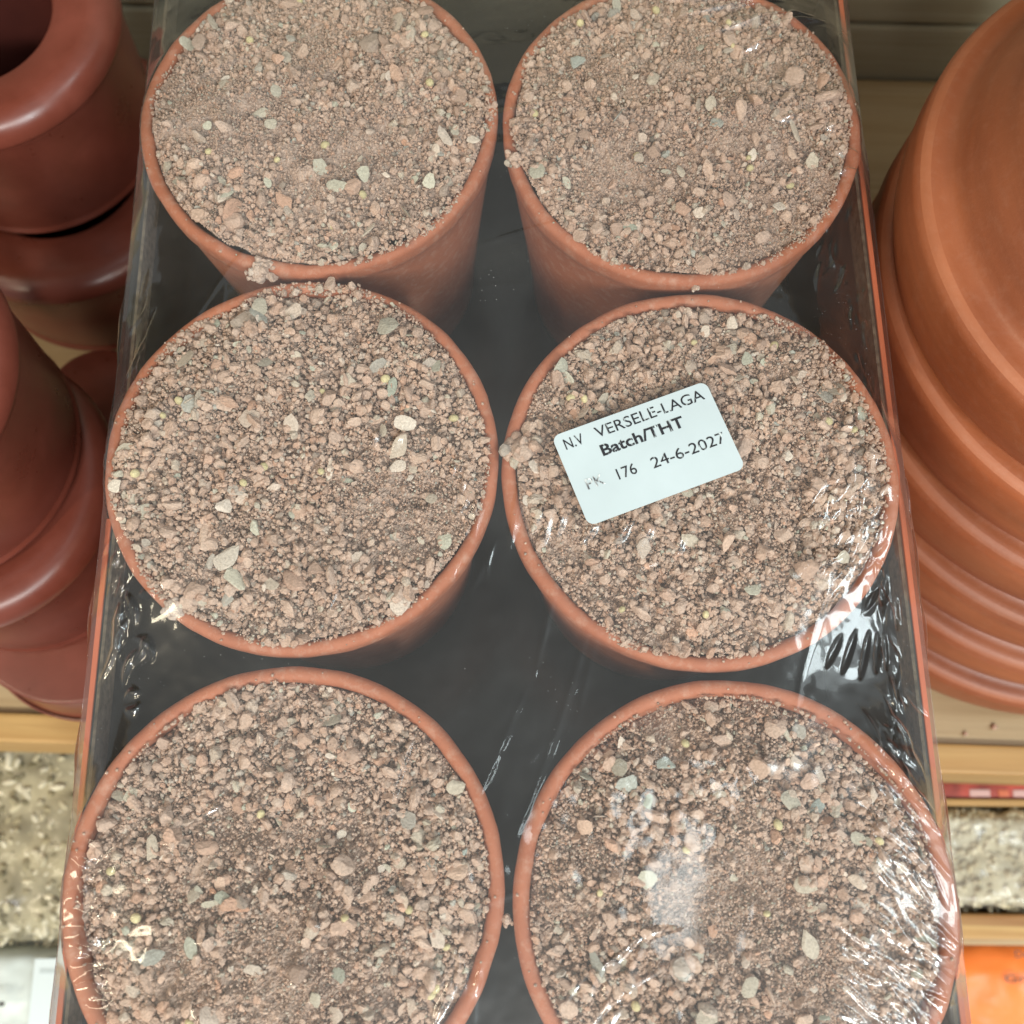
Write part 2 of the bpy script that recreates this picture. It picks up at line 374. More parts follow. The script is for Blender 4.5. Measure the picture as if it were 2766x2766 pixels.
def pick(n, w, dusty):
    w = np.array(w, float); w /= w.sum()
    c = PAL[rng.choice(len(PAL), n, p=w)] * (1 + 0.13 * rng.normal(size=(n, 1)))
    d = np.clip(rng.normal(dusty + .08, 0.18, (n, 1)), 0, 0.9)
    return np.clip(c * (1 - d) + DUST * d, 0.03, 0.9)
RIN = 0.463
def mound(x, y, seed, hc):
    r = np.hypot(x, y)
    EDGE = -0.004 if hc > .01 else -0.032
    z = EDGE + (hc - EDGE) * (1 - (r / RIN) ** 4.5)
    z = z + 0.016 * fbm(x * 7, y * 7, seed, 3) + 0.011 * fbm(x * 26, y * 26, seed + 9, 3, 0.6) + 0.012 * vnoise(np.arctan2(y, x) * 2.2 + 9, r * 0 + 3.5, seed + 5) * (r / RIN) ** 6
    return z
POTH = {'TL': 0.020, 'TR': 0.022, 'ML': 0.020, 'MR': 0.016, 'BL': 0.004, 'BR': 0.004}
def disc(n, rmax=RIN - 0.004):
    r = rmax * np.sqrt(rng.random(n)); a = rng.random(n) * 2 * np.pi
    return r * np.cos(a), r * np.sin(a)
TOPS = []
COARSE = {'TL': .92, 'TR': .85, 'ML': 1.05, 'MR': 1.0, 'BL': 1.15, 'BR': 1.1}
def make_grit(key, seed, px_, py_):
    hc = POTH[key]; parts = []
    g = 260; xs = np.linspace(-RIN, RIN, g); X, Y = np.meshgrid(xs, xs)
    Rr = np.hypot(X, Y)
    Z = mound(X, Y, seed, hc) - 0.0105 + 0.004 * fbm(X * 110, Y * 110, seed + 20, 2, 0.7) + 0.002 * rng.normal(size=X.shape)
    ok = Rr < RIN
    idx = np.arange(g * g).reshape(g, g)
    Q = np.stack([idx[:-1, :-1], idx[:-1, 1:], idx[1:, 1:], idx[1:, :-1]], -1).reshape(-1, 4)
    Q = Q[ok.ravel()[Q].all(1)]
    bc = DUST * (0.92 + 0.10 * fbm(X * 40, Y * 40, seed + 31, 3)[..., None])
    T = np.concatenate([Q[:, [0, 1, 2]], Q[:, [0, 2, 3]]])
    parts.append((np.stack([X, Y, Z], -1).reshape(-1, 3), T, bc.reshape(-1, 3)))
    def layer(n, r0, r1, pw, sub, jit, w, dusty, lift, flat=0.75, ang=0, tilt=None, edge=False, amax=1.35):
        x, y = disc(n)
        if edge:
            keep = rng.random(n) < np.clip((np.hypot(x, y) / RIN) ** 2 * 0.75 + 0.34 + 0.95 * fbm(x * 5, y * 5, seed + 50, 2), 0.04, 1)
        else:
            keep = rng.random(n) < np.clip(0.75 + 0.6 * fbm(x * 9, y * 9, seed + 60, 2), 0.15, 1)
        x, y = x[keep], y[keep]; n = len(x)
        rad = r0 + (r1 - r0) * rng.random(n) ** pw
        z = mound(x, y, seed, hc) + rad * (lift + 0.9 * rng.random(n)) - 0.002
        rr = np.hypot(x, y); ov = np.maximum(-.004, vnoise(np.arctan2(y, x) * 3 + 20, rr * 0 + .5, seed + 3) + .38) * (0.036 if hc > .01 else .012)
        k_ = 1 + (ov - .002 - rad * .6) / RIN * np.clip((rr - .25) / (RIN - .25), 0, 1) ** 2; x, y = x * k_, y * k_
        z = np.where(np.hypot(x, y) > .455, np.maximum(z, -0.004 + rad * .5), z)
        asp = np.stack([rng.uniform(0.85, amax, n), rng.uniform(0.7, 1.1, n), rng.uniform(flat * .7, flat * 1.25, n)], -1)
        parts.append(grains(np.stack([x, y, z], -1), rad, sub, asp, jit, pick(n, w, dusty), tilt, ang))
    wf = [5, 4, 4, 3, 2, .7, .5, .5, .9, .9, 2]
    K = COARSE[key]
    layer(15000, 0.0018, 0.0050, 1.5, 0, 0.18, wf, 0.35, -1.0)
    layer(int(4900 * K), 0.0040, 0.0082, 1.5, 1, 0.15, wf, 0.42, 0.0, 0.8, 2, None, True)
    layer(int(900 * K), 0.0078, 0.0150, 1.7, 1, 0.13, [4, 4, 3, 3, 2.4, .9, .8, .5, .8, .7, 2], 0.50, 0.0, 0.75, 4, None, True)
    layer(int(13500 / K), 0.0017, 0.0042, 1.6, 0, 0.18, wf, 0.40, 0.6)
    layer(int(190 * K * K), 0.015, 0.025, 1.7, 2, 0.05, [4, 4, 3, 3, 3, 1.2, .8, .5, .6, .5, 2], 0.55, -0.15, 0.62, 8, 0.6, True)
    layer(int(22 * K), 0.021, 0.034, 1.8, 2, 0.04, [4, 4, 2, 2, 3, 1, .6, .4, .3, .2, 2], 0.50, -0.1, 0.5, 9, 0.4)
    layer(95 if key != 'ML' else 125, 0.009, 0.026 if key != 'ML' else .032, 1.7, 1, 0.03, [0, 0, .6, 0, .6, 3.5, 5, 2.5, 4, .4, 1], 0.26, 0.15, 0.15, 9, 0.20, False, 1.7)     # slate and shell flakes
    # seeds
    n = 9; x, y = disc(n, .42); rad = rng.uniform(0.008, 0.0115, n)
    parts.append(grains(np.stack([x, y, mound(x, y, seed, hc) + rad * .75], -1), rad, 2, np.stack([np.full(n, 1.15), np.ones(n), np.full(n, .85)], -1), 0.008,
                        np.array([(0.62, 0.54, 0.31)]) * (1 + .08 * rng.normal(size=(n, 1)))))
    # crumbs scattered on the rim
    n = 26; a = rng.random(n) * 6.283; q = rng.uniform(.465, .493, n); rad = rng.uniform(0.002, 0.0045, n)
    parts.append(grains(np.stack([q * np.cos(a), q * np.sin(a), np.sqrt(np.maximum(0, .0187 ** 2 - (q - .48) ** 2)) - .02 + rad * .5], -1), rad, 0, np.ones((n, 3)), .12, pick(n, wf, .3)))
    V = []; Fs = []; Cs = []; off = 0
    for v_, f_, c_ in parts:
        V.append(v_); Fs.append(f_ + off); Cs.append(c_); off += len(v_)
    me = mesh_np('grit_filling', np.concatenate(V) * U, tris=np.concatenate(Fs), smooth=False, col=np.concatenate(Cs), m=M_grit)
    TOPS.append(np.concatenate(V) + np.array([px_, py_, 0]))
    return link('grit_filling', me, None, (px_ * U, py_ * U, 0))
gw = {'TL': 'in the rear pot beside the brown plastic pots', 'TR': 'in the rear pot nearest the clay bowls, under streaked film', 'ML': 'with several flat grey flakes, in the middle pot beside the brown pots',
      'MR': 'beneath the white batch label in the middle pot', 'BL': 'in the front pot nearest the grey-brown pellet bag', 'BR': 'in the front pot nearest the orange bag, under glaring film'}
for k, (key, px_, py_) in enumerate(POTS):
    o = make_grit(key, 100 + 37 * k, px_, py_)
    tag(o, 'reddish brown mineral grit ' + gw[key], 'grit', 'grit fillings of the pots', 'stuff')

def clump(cx, cy, cz, R, n, label, pale=0.0):
    p = rng.normal(size=(n, 3)); p /= np.linalg.norm(p, axis=1)[:, None]; p *= (rng.random((n, 1)) ** .5) * np.array([R, R * .8, R * .55])
    rad = rng.uniform(R * .14, R * .36, n)
    c = pick(n, [5, 4, 4, 3, 2, 1, 1, .5, 1.5, .3, 3], .4) * (1 - pale) + np.array([.55, .48, .43]) * pale
    v1, f1, c1 = grains(p, rad, 1, np.ones((n, 3)) * rng.uniform(.75, 1.25, (n, 3)), .08, c, None, 3)
    v2, f2, c2 = grains(np.zeros((1, 3)), np.array([R * .78]), 2, np.array([[1, .8, .6]]), .06, DUST[None] * (1 - pale) + np.array([[.55, .48, .43]]) * pale)
    me = mesh_np('grit_clump', np.concatenate([v1, v2]) * U, tris=np.concatenate([f1, f2 + len(v1)]), col=np.concatenate([c1, c2]), m=M_grit)
    o = link('grit_clump', me, None, (cx * U, cy * U, cz * U)); tag(o, label, 'grit clump', 'loose grit clumps')

# ------------------------------------------------------------------ pixel (1932 wide) -> plane, used only to copy measured spots of the film
def at(x, y, z=0.0):
    f = F_PX / 2766 * 1932
    v_ = d_ + (x - 966) / f * r_ - (y - 966) / f * u_
    t = (z - HCAM) / v_.z
    return np.array([v_.x * t, v_.y * t])
def spot(x, y, z): a = at(x, y, z); return a[0], a[1], z
clump(*spot(491, 512, -0.01), 0.040, 45, 'rounded lump of grit stuck on the near rim of the rear pot', 0.25)
clump(*spot(985, 848, 0.005), 0.050, 40, 'jagged lump of grit bridging the gap left of the white label')
clump(*spot(332, 1147, 0.004), 0.032, 26, 'pale crumbly lump on the rim above the film swirl', 0.6)
clump(*spot(1312, 543, -0.02), 0.014, 14, 'tiny ball of grit between the rear and middle pots near the bowls')
clump(*spot(956, 1735, -0.02), 0.018, 16, 'small crumb of grit in the gap between the two front pots')
clump(*spot(968, 300, 0.00), 0.030, 22, 'flat chip of grit overhanging the rim in the gap of the two rear pots')

for (cx_, cy_, r_k, lb) in ((1876, 1372, .016, 'dark crumb on the shelf board beside the lowest clay bowl'), (1822, 1385, .012, 'smaller dark crumb on the shelf board near its front edge')):
    clump(*spot(cx_, cy_, SH + .01), r_k, 8, lb, -0.75)
# ------------------------------------------------------------------ shrink film
X0, X1, Y0, Y1 = -1.060, 1.026, -0.748, 2.568
STEP = 0.0036
nx, ny = int((X1 - X0) / STEP) + 1, int((Y1 - Y0) / STEP) + 1
def obstacle(nx_, ny_):
    xs, ys = np.linspace(X0, X1, nx_), np.linspace(Y0, Y1, ny_); X, Y = np.meshgrid(xs, ys)
    O = np.full(X.shape, -0.9)
    for k, (key, px_, py_) in enumerate(POTS):
        dx, dy = X - px_, Y - py_; r = np.hypot(dx, dy)
        O = np.maximum(O, np.where((r > .455) & (r < .499), np.sqrt(np.maximum(0, .026 ** 2 - (r - .478) ** 2)) - 0.020, -0.9))
    A = np.full(X.shape, -0.9); sx, sy = (nx_ - 1) / (X1 - X0), (ny_ - 1) / (Y1 - Y0)
    for T in TOPS:                                   # the film rests on the grains themselves
        ii = np.clip(np.rint((T[:, 0] - X0) * sx).astype(int), 0, nx_ - 1); jj = np.clip(np.rint((T[:, 1] - Y0) * sy).astype(int), 0, ny_ - 1)
        np.maximum.at(A, (jj, ii), T[:, 2])
    B = A.copy()
    for dj in (-1, 0, 1):
        for di in (-1, 0, 1): B = np.maximum(B, np.roll(np.roll(A, dj, 0), di, 1) - 0.001 * (abs(di) + abs(dj)))
    O = np.maximum(O, np.where(B > -0.5, B + 0.004, -0.9))
    for (gx, gy, gr, gh) in ((*at(1290, 1715), 0.15, 0.046),):
        O = np.maximum(O, np.where(np.hypot(X - gx, Y - gy) < gr, gh, -0.9))
    return X, Y, O
def solve():
    Z = None
    for lev in (16, 8, 4, 2, 1):
        a, b_ = nx // lev + 1, ny // lev + 1
        if lev == 1: a, b_ = nx, ny
        X, Y, O = obstacle(a, b_)
        if Z is None: Z = np.maximum(O, 0.05)
        else:
            yi = np.linspace(0, Z.shape[0] - 1, b_); xi = np.linspace(0, Z.shape[1] - 1, a)
            y0 = np.minimum(yi.astype(int), Z.shape[0] - 2); x0 = np.minimum(xi.astype(int), Z.shape[1] - 2); fy = (yi - y0)[:, None]; fx = (xi - x0)[None]
            Z = (Z[y0][:, x0] * (1 - fy) * (1 - fx) + Z[y0 + 1][:, x0] * fy * (1 - fx) + Z[y0][:, x0 + 1] * (1 - fy) * fx + Z[y0 + 1][:, x0 + 1] * fy * fx)
        for it in range({16: 1500, 8: 400, 4: 120, 2: 40, 1: 14}[lev]):
            Z[:, 0] = Z[:, -1] = -0.112; Z[0] = Z[-1] = -0.112
            A = Z.copy(); A[1:-1, 1:-1] = (Z[:-2, 1:-1] + Z[2:, 1:-1] + Z[1:-1, :-2] + Z[1:-1, 2:]) / 4
            Z = np.maximum(A, O)
    Z[:, 0] = Z[:, -1] = -0.112; Z[0] = Z[-1] = -0.112
    return X, Y, Z
FX, FY, FZ = solve()
SAG = FZ.copy()
rw = np.random.default_rng(5)
def ridge(cx, cy, ang, ln, wd, amp, bend=0.0):
    """one crease of the film, a long bump; centre, direction, half length, half width and height in units"""
    i0 = max(0, int((cx - ln * 1.3 - X0) / STEP)); i1 = min(nx, int((cx + ln * 1.3 - X0) / STEP) + 2)
    j0 = max(0, int((cy - ln * 1.3 - Y0) / STEP)); j1 = min(ny, int((cy + ln * 1.3 - Y0) / STEP) + 2)
    if i1 <= i0 or j1 <= j0: return
    dx = FX[j0:j1, i0:i1] - cx; dy = FY[j0:j1, i0:i1] - cy
    s = (dx * math.cos(ang) + dy * math.sin(ang)) / ln; n_ = -dx * math.sin(ang) + dy * math.cos(ang) - bend * ln * s * s
    w_ = wd * (0.35 + 0.65 * np.maximum(0, 1 - s * s))
    FZ[j0:j1, i0:i1] += amp * np.exp(-(n_ / w_) ** 2) * np.maximum(0, 1 - s * s)
def dent(cx, cy, ang, a, b_, amp):
    i0 = max(0, int((cx - a - X0) / STEP)); i1 = min(nx, int((cx + a - X0) / STEP) + 2)
    j0 = max(0, int((cy - a - Y0) / STEP)); j1 = min(ny, int((cy + a - Y0) / STEP) + 2)
    if i1 <= i0 or j1 <= j0: return
    dx = FX[j0:j1, i0:i1] - cx; dy = FY[j0:j1, i0:i1] - cy
    s = (dx * math.cos(ang) + dy * math.sin(ang)) / a; n_ = (-dx * math.sin(ang) + dy * math.cos(ang)) / b_
    q = np.maximum(0, 1 - s * s - n_ * n_)
    FZ[j0:j1, i0:i1] -= amp * (q * (2 - q))
def creases(x, y, w, h, n, deg, spread, ln, wd, amp):
    """n creases spread over a measured patch of the film (centre and half size in photo pixels)"""
    for _ in range(n):
        c = at(x + w * rw.uniform(-1, 1), y + h * rw.uniform(-1, 1))
        ridge(c[0], c[1], math.radians(deg + spread * rw.normal()), ln * rw.uniform(.5, 1.3), wd * rw.uniform(.7, 1.4), amp * rw.uniform(.5, 1.3) * (1 if rw.random() < .75 else -1), rw.normal() * .15)
def seg(x0, y0, x1, y1, wd, amp, bend=0.0):
    a, b_ = at(x0, y0), at(x1, y1); c = (a + b_) / 2; dv = b_ - a
    ridge(c[0], c[1], math.atan2(dv[1], dv[0]), np.hypot(*dv) / 2, wd, amp, bend)
# beside and below the label
for s in ((985, 905, 962, 1050), (1048, 930, 1020, 1050), (1030, 955, 1000, 1020), (1068, 955, 1045, 1030), (1130, 990, 1090, 1040), (1190, 985, 1150, 1045), (1228, 990, 1205, 1040), (1280, 1000, 1272, 1060)):
    seg(*s, 0.0115, 0.0098)
# long streaks over the rear pot by the bowls
for s in ((1230, 0, 1400, -5), (1245, 25, 1500, 0), (1280, 55, 1480, 12), (1320, 95, 1540, 35), (1430, 85, 1560, 40), (1450, 258, 1530, 238), (1545, 262, 1590, 255), (1570, 305, 1620, 290), (1575, 335, 1630, 325), (1385, 130, 1470, 100)):
    seg(*s, 0.0110, 0.0180)
# over the middle pot on the brown pots' side
for s in ((705, 862, 720, 825), (745, 868, 765, 828), (868, 955, 885, 905), (880, 975, 893, 930), (893, 990, 905, 940)): seg(*s, 0.0100, 0.0085)
creases(900, 1010, 40, 90, 5, 80, 10, .07, .006, .003)
# fan of blisters by the middle pot's near edge
for bx, by, an, ln in ((1560, 1236, 60, .040), (1591, 1236, 66, .050), (1624, 1240, 72, .054), (1650, 1234, 80, .044), (1668, 1230, 88, .040)):
    c = at(bx, by, -.04); dent(c[0], c[1], math.radians(an), ln * 1.2, .0088, 0.0075)
c = at(1662, 1120, -.04); dent(c[0], c[1], math.radians(80), .035, .014, .01)
# far side strip by the bowls, and the strip below it
creases(1580, 430, 40, 110, 22, 62, 14, .045, .006, .006)
creases(1625, 640, 22, 200, 20, 72, 14, .035, .006, .006)
creases(1640, 880, 35, 160, 34, 76, 9, .06, .0055, .0045)
creases(1600, 1040, 60, 110, 46, 58, 12, .055, .0055, .0045)
creases(1690, 1250, 25, 180, 22, 95, 12, .045, .006, .006)
creases(1715, 1400, 40, 110, 22, 115, 14, .045, .006, .006)
creases(1700, 1560, 60, 190, 64, 128, 9, .065, .0055, .004)
creases(1690, 1840, 110, 90, 60, 138, 10, .07, .006, .0038)
creases(1130, 1830, 60, 60, 9, 52, 6, .11, .007, .0042)
# front pot on the seed bag side
creases(500, 1480, 260, 110, 34, 25, 7, .06, .006, .0026)
creases(165, 1680, 22, 110, 22, 150, 30, .035, .007, .005)
creases(180, 1810, 22, 90, 16, 8, 12, .035, .007, .005)
creases(870, 1870, 50, 50, 12, 78, 8, .06, .006, .003)
creases(880, 960, 25, 70, 14, 76, 7, .05, .0055, .0045)
# swirl between the middle and front pots by the brown pots
for s in ((165, 1300, 235, 1150), (200, 1250, 215, 1120), (215, 1290, 250, 1215), (250, 1255, 285, 1200), (255, 1190, 300, 1240), (225, 1310, 262, 1300), (230, 1345, 265, 1335), (240, 1110, 262, 1180), (265, 1120, 300, 1125)):
    seg(*s, 0.0105, 0.012, rw.normal() * .3)
creases(215, 1100, 18, 90, 14, 68, 16, .04, .007, .007)
creases(235, 1060, 12, 60, 8, 75, 16, .03, .006, .006)
creases(255, 620, 14, 120, 12, 78, 12, .07, .006, .004)
# long stretch lines of the tightened film
for _ in range(46):
    c = at(rw.uniform(260, 1680), rw.uniform(60, 1900))
    if np.hypot(*(c - at(1290, 1715))) > .42: ridge(c[0], c[1], math.radians(rw.choice([72, 66, 18]) + 6 * rw.normal()), rw.uniform(.12, .34), .009, rw.uniform(.0012, .0032), rw.normal() * .08)
# gentle waviness everywhere
pk = at(1290, 1725)
FZ += (0.0016 * fbm(FX * 9, FY * 9, 77, 3) + 0.0006 * fbm(FX * 24, FY * 24, 78, 2)) * (1 - np.exp(-((FX - pk[0]) ** 2 + (FY - pk[1]) ** 2) / .16 ** 2))
fade = np.clip(np.minimum(np.minimum(FX - X0, X1 - FX), np.minimum(FY - Y0, Y1 - FY)) / 0.05, 0, 1)
FZ = SAG + (FZ - SAG) * fade * (2 - fade)
FZ[:, 0] = SAG[:, 0]; FZ[:, -1] = SAG[:, -1]; FZ[0] = SAG[0]; FZ[-1] = SAG[-1]
V = np.stack([FX, FY, FZ], -1).reshape(-1, 3)
idx = np.arange(nx * ny).reshape(ny, nx)
Q = np.stack([idx[:-1, :-1], idx[:-1, 1:], idx[1:, 1:], idx[1:, :-1]], -1).reshape(-1, 4)
loop = np.concatenate([idx[0, :], idx[1:, -1], idx[-1, -2::-1], idx[-2:0, 0 + 0]]) if False else np.concatenate([idx[0, :], idx[1:, -1], idx[-1, -2::-1], idx[-2:0:-1, 0]])
V2 = []; Q2 = []; prev = loop; base = len(V)
nrm = np.zeros((len(loop), 2)); P = V[loop]
nrm[:, 0] = np.where(np.isclose(P[:, 0], X0), -1, np.where(np.isclose(P[:, 0], X1), 1, 0)); nrm[:, 1] = np.where(np.isclose(P[:, 1], Y0), -1, np.where(np.isclose(P[:, 1], Y1), 1, 0))
tpar = np.arange(len(loop)) * STEP
for s, zz in enumerate(np.linspace(-0.14, -0.925, 14)):
    o_ = 0.005 + 0.016 * (0.5 + 0.5 * fbm(tpar * 6, np.full(len(loop), zz * 5), 91, 3))
    ring = np.stack([P[:, 0] + nrm[:, 0] * o_, P[:, 1] + nrm[:, 1] * o_, np.full(len(loop), zz)], -1)
    cur = base + s * len(loop) + np.arange(len(loop)); V2.append(ring)
    Q2.append(np.stack([prev, np.roll(prev, -1), np.roll(cur, -1), cur], -1)); prev = cur
me = mesh_np('shrink_film', np.concatenate([V] + V2) * U, quads=np.concatenate([Q] + Q2), smooth=True, m=M_film)
film = link('shrink_film', me)
tag(film, 'clear wrinkled shrink film stretched over the six pots and their tray', 'shrink film')

# ------------------------------------------------------------------ batch label on the film
lc = [at(x, y, .05) for x, y in ((1040, 828), (1327, 728), (1405, 885), (1110, 999))]
ctr = sum(lc) / 4
ex = (lc[1] - lc[0] + lc[2] - lc[3]) / 2; ey = (lc[0] - lc[3] + lc[1] - lc[2]) / 2
lw, lh = np.hypot(*ex), np.hypot(*ey); lang = math.atan2(ex[1], ex[0])
def film_z(x, y, A=None):
    A = FZ if A is None else A
    i = int(round((x - X0) / STEP)); j = int(round((y - Y0) / STEP)); return A[j, i]
cs, sn = math.cos(lang), math.sin(lang)
pts = [(ctr[0] + cs * a * lw - sn * b_ * lh, ctr[1] + sn * a * lw + cs * b_ * lh) for a in np.linspace(-.52, .52, 14) for b_ in np.linspace(-.52, .52, 9)]
A_ = np.array([(px, py, 1) for px, py in pts]); zf = np.array([film_z(px, py) for px, py in pts])
co_, *_ = np.linalg.lstsq(A_, zf, rcond=None)
LZ = lambda x, y: co_[0] * x + co_[1] * y + co_[2] + max(0, (zf - A_ @ co_).max()) * 0.75 + 0.003
lab = bpy.data.objects.new('batch_label', None); C.objects.link(lab)
lz = LZ(*ctr)
zx = (LZ(ctr[0] + cs, ctr[1] + sn) - lz); zy = (LZ(ctr[0] - sn, ctr[1] + cs) - lz)
vx = Vector((cs, sn, zx)).normalized(); vz = vx.cross(Vector((-sn, cs, zy))).normalized(); vy = vz.cross(vx)
ML = Matrix((vx, vy, vz)).transposed().to_4x4(); ML.translation = Vector((ctr[0], ctr[1], lz)) * U
lab.matrix_world = ML
tag(lab, 'white batch label with black date stamp stuck on the film', 'label')
import bmesh
def rounded_sheet(name, w, h, r, th, m, parent, z=0.0):
    bm = bmesh.new(); vs = []
    for cx, cy, a0 in ((w / 2 - r, h / 2 - r, 0), (-w / 2 + r, h / 2 - r, 90), (-w / 2 + r, -h / 2 + r, 180), (w / 2 - r, -h / 2 + r, 270)):
        for a in np.linspace(a0, a0 + 90, 8): vs.append(bm.verts.new(Vector((cx + r * math.cos(math.radians(a)), cy + r * math.sin(math.radians(a)), 0)) * U))
    f = bm.faces.new(vs); ret = bmesh.ops.extrude_face_region(bm, geom=[f])
    for e_ in ret['geom']:
        if isinstance(e_, bmesh.types.BMVert): e_.co.z += th * U
    bmesh.ops.recalc_face_normals(bm, faces=bm.faces[:])
    me = bpy.data.meshes.new(name); bm.to_mesh(me); bm.free(); me.materials.append(m)
    return link(name, me, parent, (0, 0, z * U))
rounded_sheet('paper', lw, lh, 0.020, 0.0012, M_label, lab)
def text(name, body, size, width, loc, m, parent, bold=0.0, rot=None, align='LEFT', thick=0.0003):
    """lettering turned into a mesh, stretched to the measured width (units)"""
    cu = bpy.data.curves.new(name, 'FONT'); cu.body = body; cu.size = 1.0; cu.offset = bold; cu.extrude = 0.002
    cu.align_x = 'LEFT'; cu.resolution_u = 4
    to = bpy.data.objects.new(name, cu); C.objects.link(to)
    bpy.context.view_layer.update()
    me = bpy.data.meshes.new_from_object(to.evaluated_get(bpy.context.evaluated_depsgraph_get()))
    bpy.data.objects.remove(to)
    n = len(me.vertices); a = np.empty(n * 3, np.float32); me.vertices.foreach_get('co', a); a = a.reshape(-1, 3)
    x0, x1 = a[:, 0].min(), a[:, 0].max(); hcap = 0.70
    a[:, 0] = (a[:, 0] - x0) / (x1 - x0) * width; a[:, 1] = a[:, 1] / hcap * size; a[:, 2] = a[:, 2] / .002 * thick
    a[:, :] *= U; me.vertices.foreach_set('co', a.ravel()); me.update(); me.materials.clear(); me.materials.append(m); me.name = name
    o = link(name, me, parent, tuple(np.array(loc) * U))
    if rot: o.rotation_euler = rot
    return o
TZ = 0.0019
def stamp(body, a0, a1, b_, m, bold=0.0):          # fractions of the label's width and height
    text('printed_text', body, 0.116 * lh, (a1 - a0) * lw, ((a0 - .5) * lw, (.5 - b_) * lh, TZ), m, lab, bold)
stamp('N.V', .053, .170, .186, M_ink)
stamp('VERSELE-LAGA', .252, .953, .180, M_ink)
stamp('Batch/THT', .243, .772, .377, M_ink, 0.022)
stamp('PK', .081, .193, .653, M_ink2)
stamp('176', .275, .394, .665, M_ink)
stamp('24-6-2027', .491, .961, .680, M_ink)

# ------------------------------------------------------------------ brown plastic pots, heaped
iprof = [(0.0, -0.60), (0.33, -0.60), (0.40, -0.30), (0.40, -0.12), (0.33, -0.085), (0.285, -0.058)]
pprof = ([(0.2835, -0.057)] + arc(0.305, -0.045, 0.022, 205, 100, 6)
         + [(0.36, -0.012), (0.41, -0.010)] + arc(0.41, -0.10, 0.09, 88, -8, 10) + [(0.492, -0.118)])
M_inside = plain('rough_shaded_plastic', (0.06, 0.013, 0.009), 0.9, 0.15, 0.2, 30)  # the brown plastic again, its colour darkened for shade inside the pots
bprof = ([(0.470, -0.120), (0.488, -0.1215), (0.480, -0.14), (0.470, -0.35), (0.455, -0.60), (0.45, -0.63)] + arc(0.44, -0.655, 0.018, 60, -90, 5) + [(0.0, -0.676)])
def plastic_pot(x, y, z, k, label, rx=0, ry=0):
    me = lathe('plastic_pot', bprof, M_plastic, 120)
    o = link('plastic_pot', me, None, (x * U, y * U, z * U)); o.rotation_euler = (rx, ry, 0); o.scale = (k,) * 3
    link('rim', lathe('rim', pprof, M_plastic, 120), o)
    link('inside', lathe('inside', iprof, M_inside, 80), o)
    tag(o, label, 'plastic pot', 'brown plastic pots'); return o
plastic_pot(-1.90, 2.79, -0.54, 1.04, 'reddish brown plastic pot with its round opening showing, at the back of the heap')
p_ = plastic_pot(-1.86, 2.68, -1.245, 1.24, 'wide brown plastic pot low in the heap, under the one with the open mouth'); p_.scale.z = .965
plastic_pot(-1.93, 1.27, -0.18, 1.04, 'brown plastic pot highest and nearest in the heap beside the middle pots')
plastic_pot(-1.88, 1.17, -0.89, 1.03, 'brown plastic pot under the highest one, with bright streaks on its rim')
plastic_pot(-1.70, 1.74, -1.90, 0.50, 'small brown upturned pot in the shadowed gap of the heap', math.pi)
p_ = plastic_pot(-1.72, 0.96, -1.90, 1.0, 'brown plastic pot upside down near the shelf edge, lowest in the heap', math.pi); p_.scale = (1, 1, .46)

# ------------------------------------------------------------------ stack of clay bowls
def bowl_prof(R):
    sh = arc(R - 0.055, -0.055, 0.055, 0, 90, 13)
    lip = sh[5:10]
    return ([(R - 0.10, -0.306), (R - 0.060, -0.318)] + arc(R - 0.050, -0.300, 0.018, -80, 10, 5) + [(R - 0.016, -0.255), (R - 0.004, -0.20), (R + 0.002, -0.13)] + sh[:6],
            lip, sh[9:] + [(R - 0.075, 0.004), (R - 0.092, 0.018), (R - 0.105, 0.05), (R - 0.135, 0.12), (R - 0.175, 0.20), (R - 0.23, 0.29), (R - 0.34, 0.42), (R - 0.50, 0.52), (R - 0.55, 0.54), (0.0, 0.54)])
names = ['bottom clay bowl of the stack, upside down on the shelf board', 'second clay bowl up from the shelf in the stack', 'third clay bowl up from the shelf in the stack',
         'third clay bowl from the top of the stack', 'clay bowl just under the topmost one of the stack', 'topmost clay bowl, upside down with fine turning rings']
for j in range(1, 7):
    R = 1.104 - .042 * j
    low, lip, dome = bowl_prof(R)
    o = link('clay_bowl', lathe('clay_bowl', dome, M_bowl, 220, 0.0015, j), None, ((2.195 - .043 * j) * U, (1.473 + .017 * j) * U, (SH + .331 * j - .016) * U), j * .9)
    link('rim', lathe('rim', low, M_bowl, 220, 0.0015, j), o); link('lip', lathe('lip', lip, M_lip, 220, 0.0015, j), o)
    tag(o, names[j - 1], 'clay bowl', 'stack of clay bowls')

